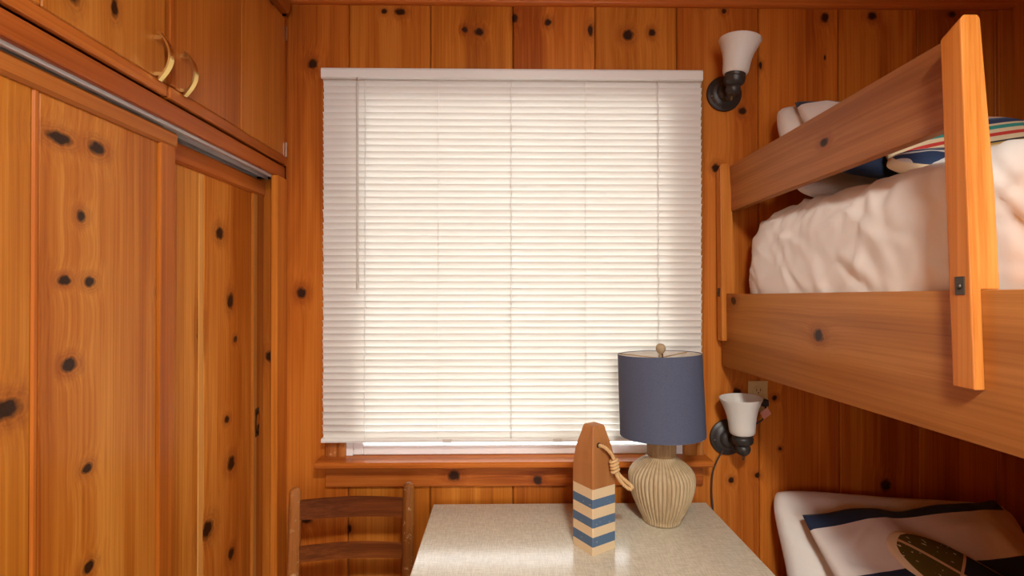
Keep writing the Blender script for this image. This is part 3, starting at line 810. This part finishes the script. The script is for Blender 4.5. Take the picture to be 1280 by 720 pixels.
def lean(cx, cy, cz, ang_, roll=0.0, yaw=0.0):
    return Matrix.Translation((cx, cy, cz)) @ Matrix.Rotation(R(yaw), 4, 'Z') @ Matrix.Rotation(R(ang_), 4, 'X') @ Matrix.Rotation(R(roll), 4, 'Z')

pillow('pillow', .76, .46, .15, M['pillow'], lean(1.235, 1.550, 1.878, 52, -10), 'white pillow against the wall on the upper bunk', 'pillow', 2.3, ncr=26)
pillow('banded_pillow', .70, .46, .10, M['sham'], lean(1.215, 1.420, 1.885, 42, -15), 'white pillow with navy bands on the upper bunk', 'pillow', 5.1, rnd=.03, ncr=16)

# surfboard-shaped cushions
def board_mesh(L, W_, T_):
    """outline in local xy, x along the board, z thickness"""
    b = bmesh.new(); n = 40; m_ = 9; rings = []
    for i in range(n+1):
        s = i/n; x = -L/2+L*s
        a = abs(2*s-1)
        wd = W_/2*max(1-a**2.6, 0)**.62
        tt = T_/2*max(1-a**4, 0)**.5
        ring = []
        for k in range(20):
            th = 2*math.pi*k/20
            cx, sx = math.cos(th), math.sin(th)
            ring.append(b.verts.new((x, wd*math.copysign(abs(cx)**.7, cx), tt*math.copysign(abs(sx)**.75, sx))))
        rings.append(ring)
    for i in range(n):
        for k in range(20): b.faces.new((rings[i][k], rings[i][(k+1) % 20], rings[i+1][(k+1) % 20], rings[i+1][k]))
    bmesh.ops.remove_doubles(b, verts=b.verts, dist=1e-5)
    bmesh.ops.recalc_face_normals(b, faces=b.faces); return b
def board_mat(name, kind):
    t = NT(name); g = t.n('ShaderNodeTexCoord'); sp = t.n('ShaderNodeSeparateXYZ'); t.t.links.new(g.outputs['Object'], sp.inputs[0])
    x, y, z = sp.outputs
    crm = (.78, .66, .44)
    ay = t.math('ABSOLUTE', y)
    ins = t.math('GREATER_THAN', z, {'olive': .023, 'stripe': .017, 'blue': .012}[kind])
    if kind == 'olive':
        fl = t.noise(t.comb(t.math('MULTIPLY', x, 60), t.math('MULTIPLY', y, 160), 0.0), 1, 1)
        face = t.mix(t.math('GREATER_THAN', fl, .70), (.105, .085, .018), (.70, .60, .40))
        face = t.mix(t.math('GREATER_THAN', x, -.045), face, (.020, .028, .045))
        face = t.mix(t.math('LESS_THAN', ay, .004), face, (.66, .44, .24))
        face = t.mix(t.math('LESS_THAN', t.math('ABSOLUTE', t.math('ADD', x, .047)), .0035), face, (.66, .44, .24))
    elif kind == 'stripe':
        yy = t.math('MULTIPLY_ADD', y, 5.0, .5)
        sv = [(0, crm), (.16, (.07, .06, .05)), (.19, crm), (.26, (.55, .36, .10)), (.29, (.05, .05, .06)), (.32, crm), (.40, (.60, .06, .05)), (.46, crm), (.53, (.05, .33, .29)), (.60, crm), (.64, (.045, .07, .16)), (.73, (.10, .16, .28)), (.77, crm), (.81, (.62, .20, .20)), (.85, crm)]
        face = t.ramp(yy, sv, 'CONSTANT')
    else:
        wv = t.n('ShaderNodeTexWave', wave_type='RINGS'); wv.inputs['Scale'].default_value = 15; wv.inputs['Distortion'].default_value = 6; wv.inputs['Detail'].default_value = 1
        mp = t.n('ShaderNodeMapping'); mp.inputs['Location'].default_value = (.10, .01, 0); t.t.links.new(g.outputs['Object'], mp.inputs[0]); t.t.links.new(mp.outputs[0], wv.inputs[0])
        face = t.mix(t.math('GREATER_THAN', wv.outputs['Fac'], .72), (.030, .055, .125), (.62, .62, .60))
    c = t.mix(ins, crm, face)
    t.base(c, .8, 0, .2); return t.m
def surf(L, W_, T_, kind, centre, xdir, nrm_, label):
    X = Vector(xdir).normalized(); N = Vector(nrm_); N = (N-X*N.dot(X)).normalized(); Y = N.cross(X)
    o = obj('surfboard_cushion', board_mesh(L, W_, T_), board_mat('cushion_'+kind, kind), smooth=True)
    m4 = Matrix((X, Y, N)).transposed().to_4x4(); m4.translation = Vector(centre); o.matrix_world = m4
    return tag(o, label, 'cushion', 'surfboard-shaped cushions')
surf(.42, .19, .07, 'stripe', (1.155, 1.255, 1.836), (1, .06, .17), (0, -.75, .66), 'cream surfboard cushion with red, teal and navy stripes on upper bunk')
surf(.46, .12, .055, 'blue', (1.085, 1.150, 1.768), (1, .10, .05), (-.05, -.55, .83), 'surfboard cushion with navy and white swirls on upper bunk')

# ------------------------------------------------------------------ lower bunk
lb = thing('lower_bunk', (1.3, .8, .004), 'lower pine bunk bed frame at the right wall', 'bunk bed')
obj('side_rail', box(.80, .83, -.18, 1.776, .22, .40, .003), M['bunk'], lb)
obj('bed_base', box(.83, XR-.004, -.18, 1.776, .26, .285), M['framey'], lb)
for x in (.83, 1.72):
    for y in (-.17, 1.70): obj('leg', box(x, x+.06, y, y+.06, .004, .26, .003), M['post'], lb)
b = soft_box(.838, 1.785, -.16, 1.766,   .287, .465, (.07, .08, .07), .03, .006, 8.0)
tag(obj('mattress', b, M['sheet'], smooth=True, origin=(1.31, .8, .287)), 'white-sheeted mattress on the lower bunk', 'mattress')
pillow('pillow', .84, .46, .17, M['pillow'], lean(1.300, 1.620, .588, 57, -4), 'cream pillow against the dark wall on the lower bunk', 'pillow', 9.2, amp=.010, ncr=40)
pillow('banded_pillow', .68, .46, .11, M['sham'], lean(1.290, 1.466, .634, 43, 5.0), 'cream pillow with navy bands on the lower bunk', 'pillow', 6.7, wave=.02, rnd=.03, ncr=26)
surf(.46, .17, .07, 'olive', (1.300, 1.395, .648), (.72, -.52, -.40), (-.05, -.66, .75), 'surfboard cushion with olive and navy top on the lower bunk')

# ------------------------------------------------------------------ ceiling lamp above and behind the camera
cl = thing('ceiling_lamp', (LAMP[0], LAMP[1], ZC), 'round white flush ceiling lamp behind the camera', 'ceiling lamp')
obj('canopy', lathe([(.0001, -.001), (.16, -.001), (.165, -.006), (.165, -.022), (.155, -.026), (.0001, -.026)], Matrix.Translation((LAMP[0], LAMP[1], ZC)), 40), M['bronze'], cl, smooth=35)
t = NT('lit_diffuser'); t.base((.9, .88, .82), .4); t.b.inputs['Emission Color'].default_value = (1, .95, .86, 1); t.b.inputs['Emission Strength'].default_value = 6.0
obj('diffuser', lathe([(.150, -.026), (.150, -.036), (.135, -.056), (.09, -.072), (.0001, -.078)], Matrix.Translation((LAMP[0], LAMP[1], ZC)), 40, cap=False), t.m, cl, smooth=True)
l = bpy.data.lights.new('ceiling_lamp_light', 'AREA'); l.shape = 'DISK'; l.size = .30; l.energy = LAMP_W; l.color = (1.0, .985, .90)
lo = bpy.data.objects.new('ceiling_lamp_light', l); COL.objects.link(lo); lo.parent = cl; lo.location = (0, 0, -.082)

# ------------------------------------------------------------------ outside
gd = obj('ground', box(-9, 9, D+.2, 14, -.45, -.4), plain('outside_paving', (.42, .40, .36), .9)); tag(gd, 'pale paved yard outside the window', 'ground', kind='structure')
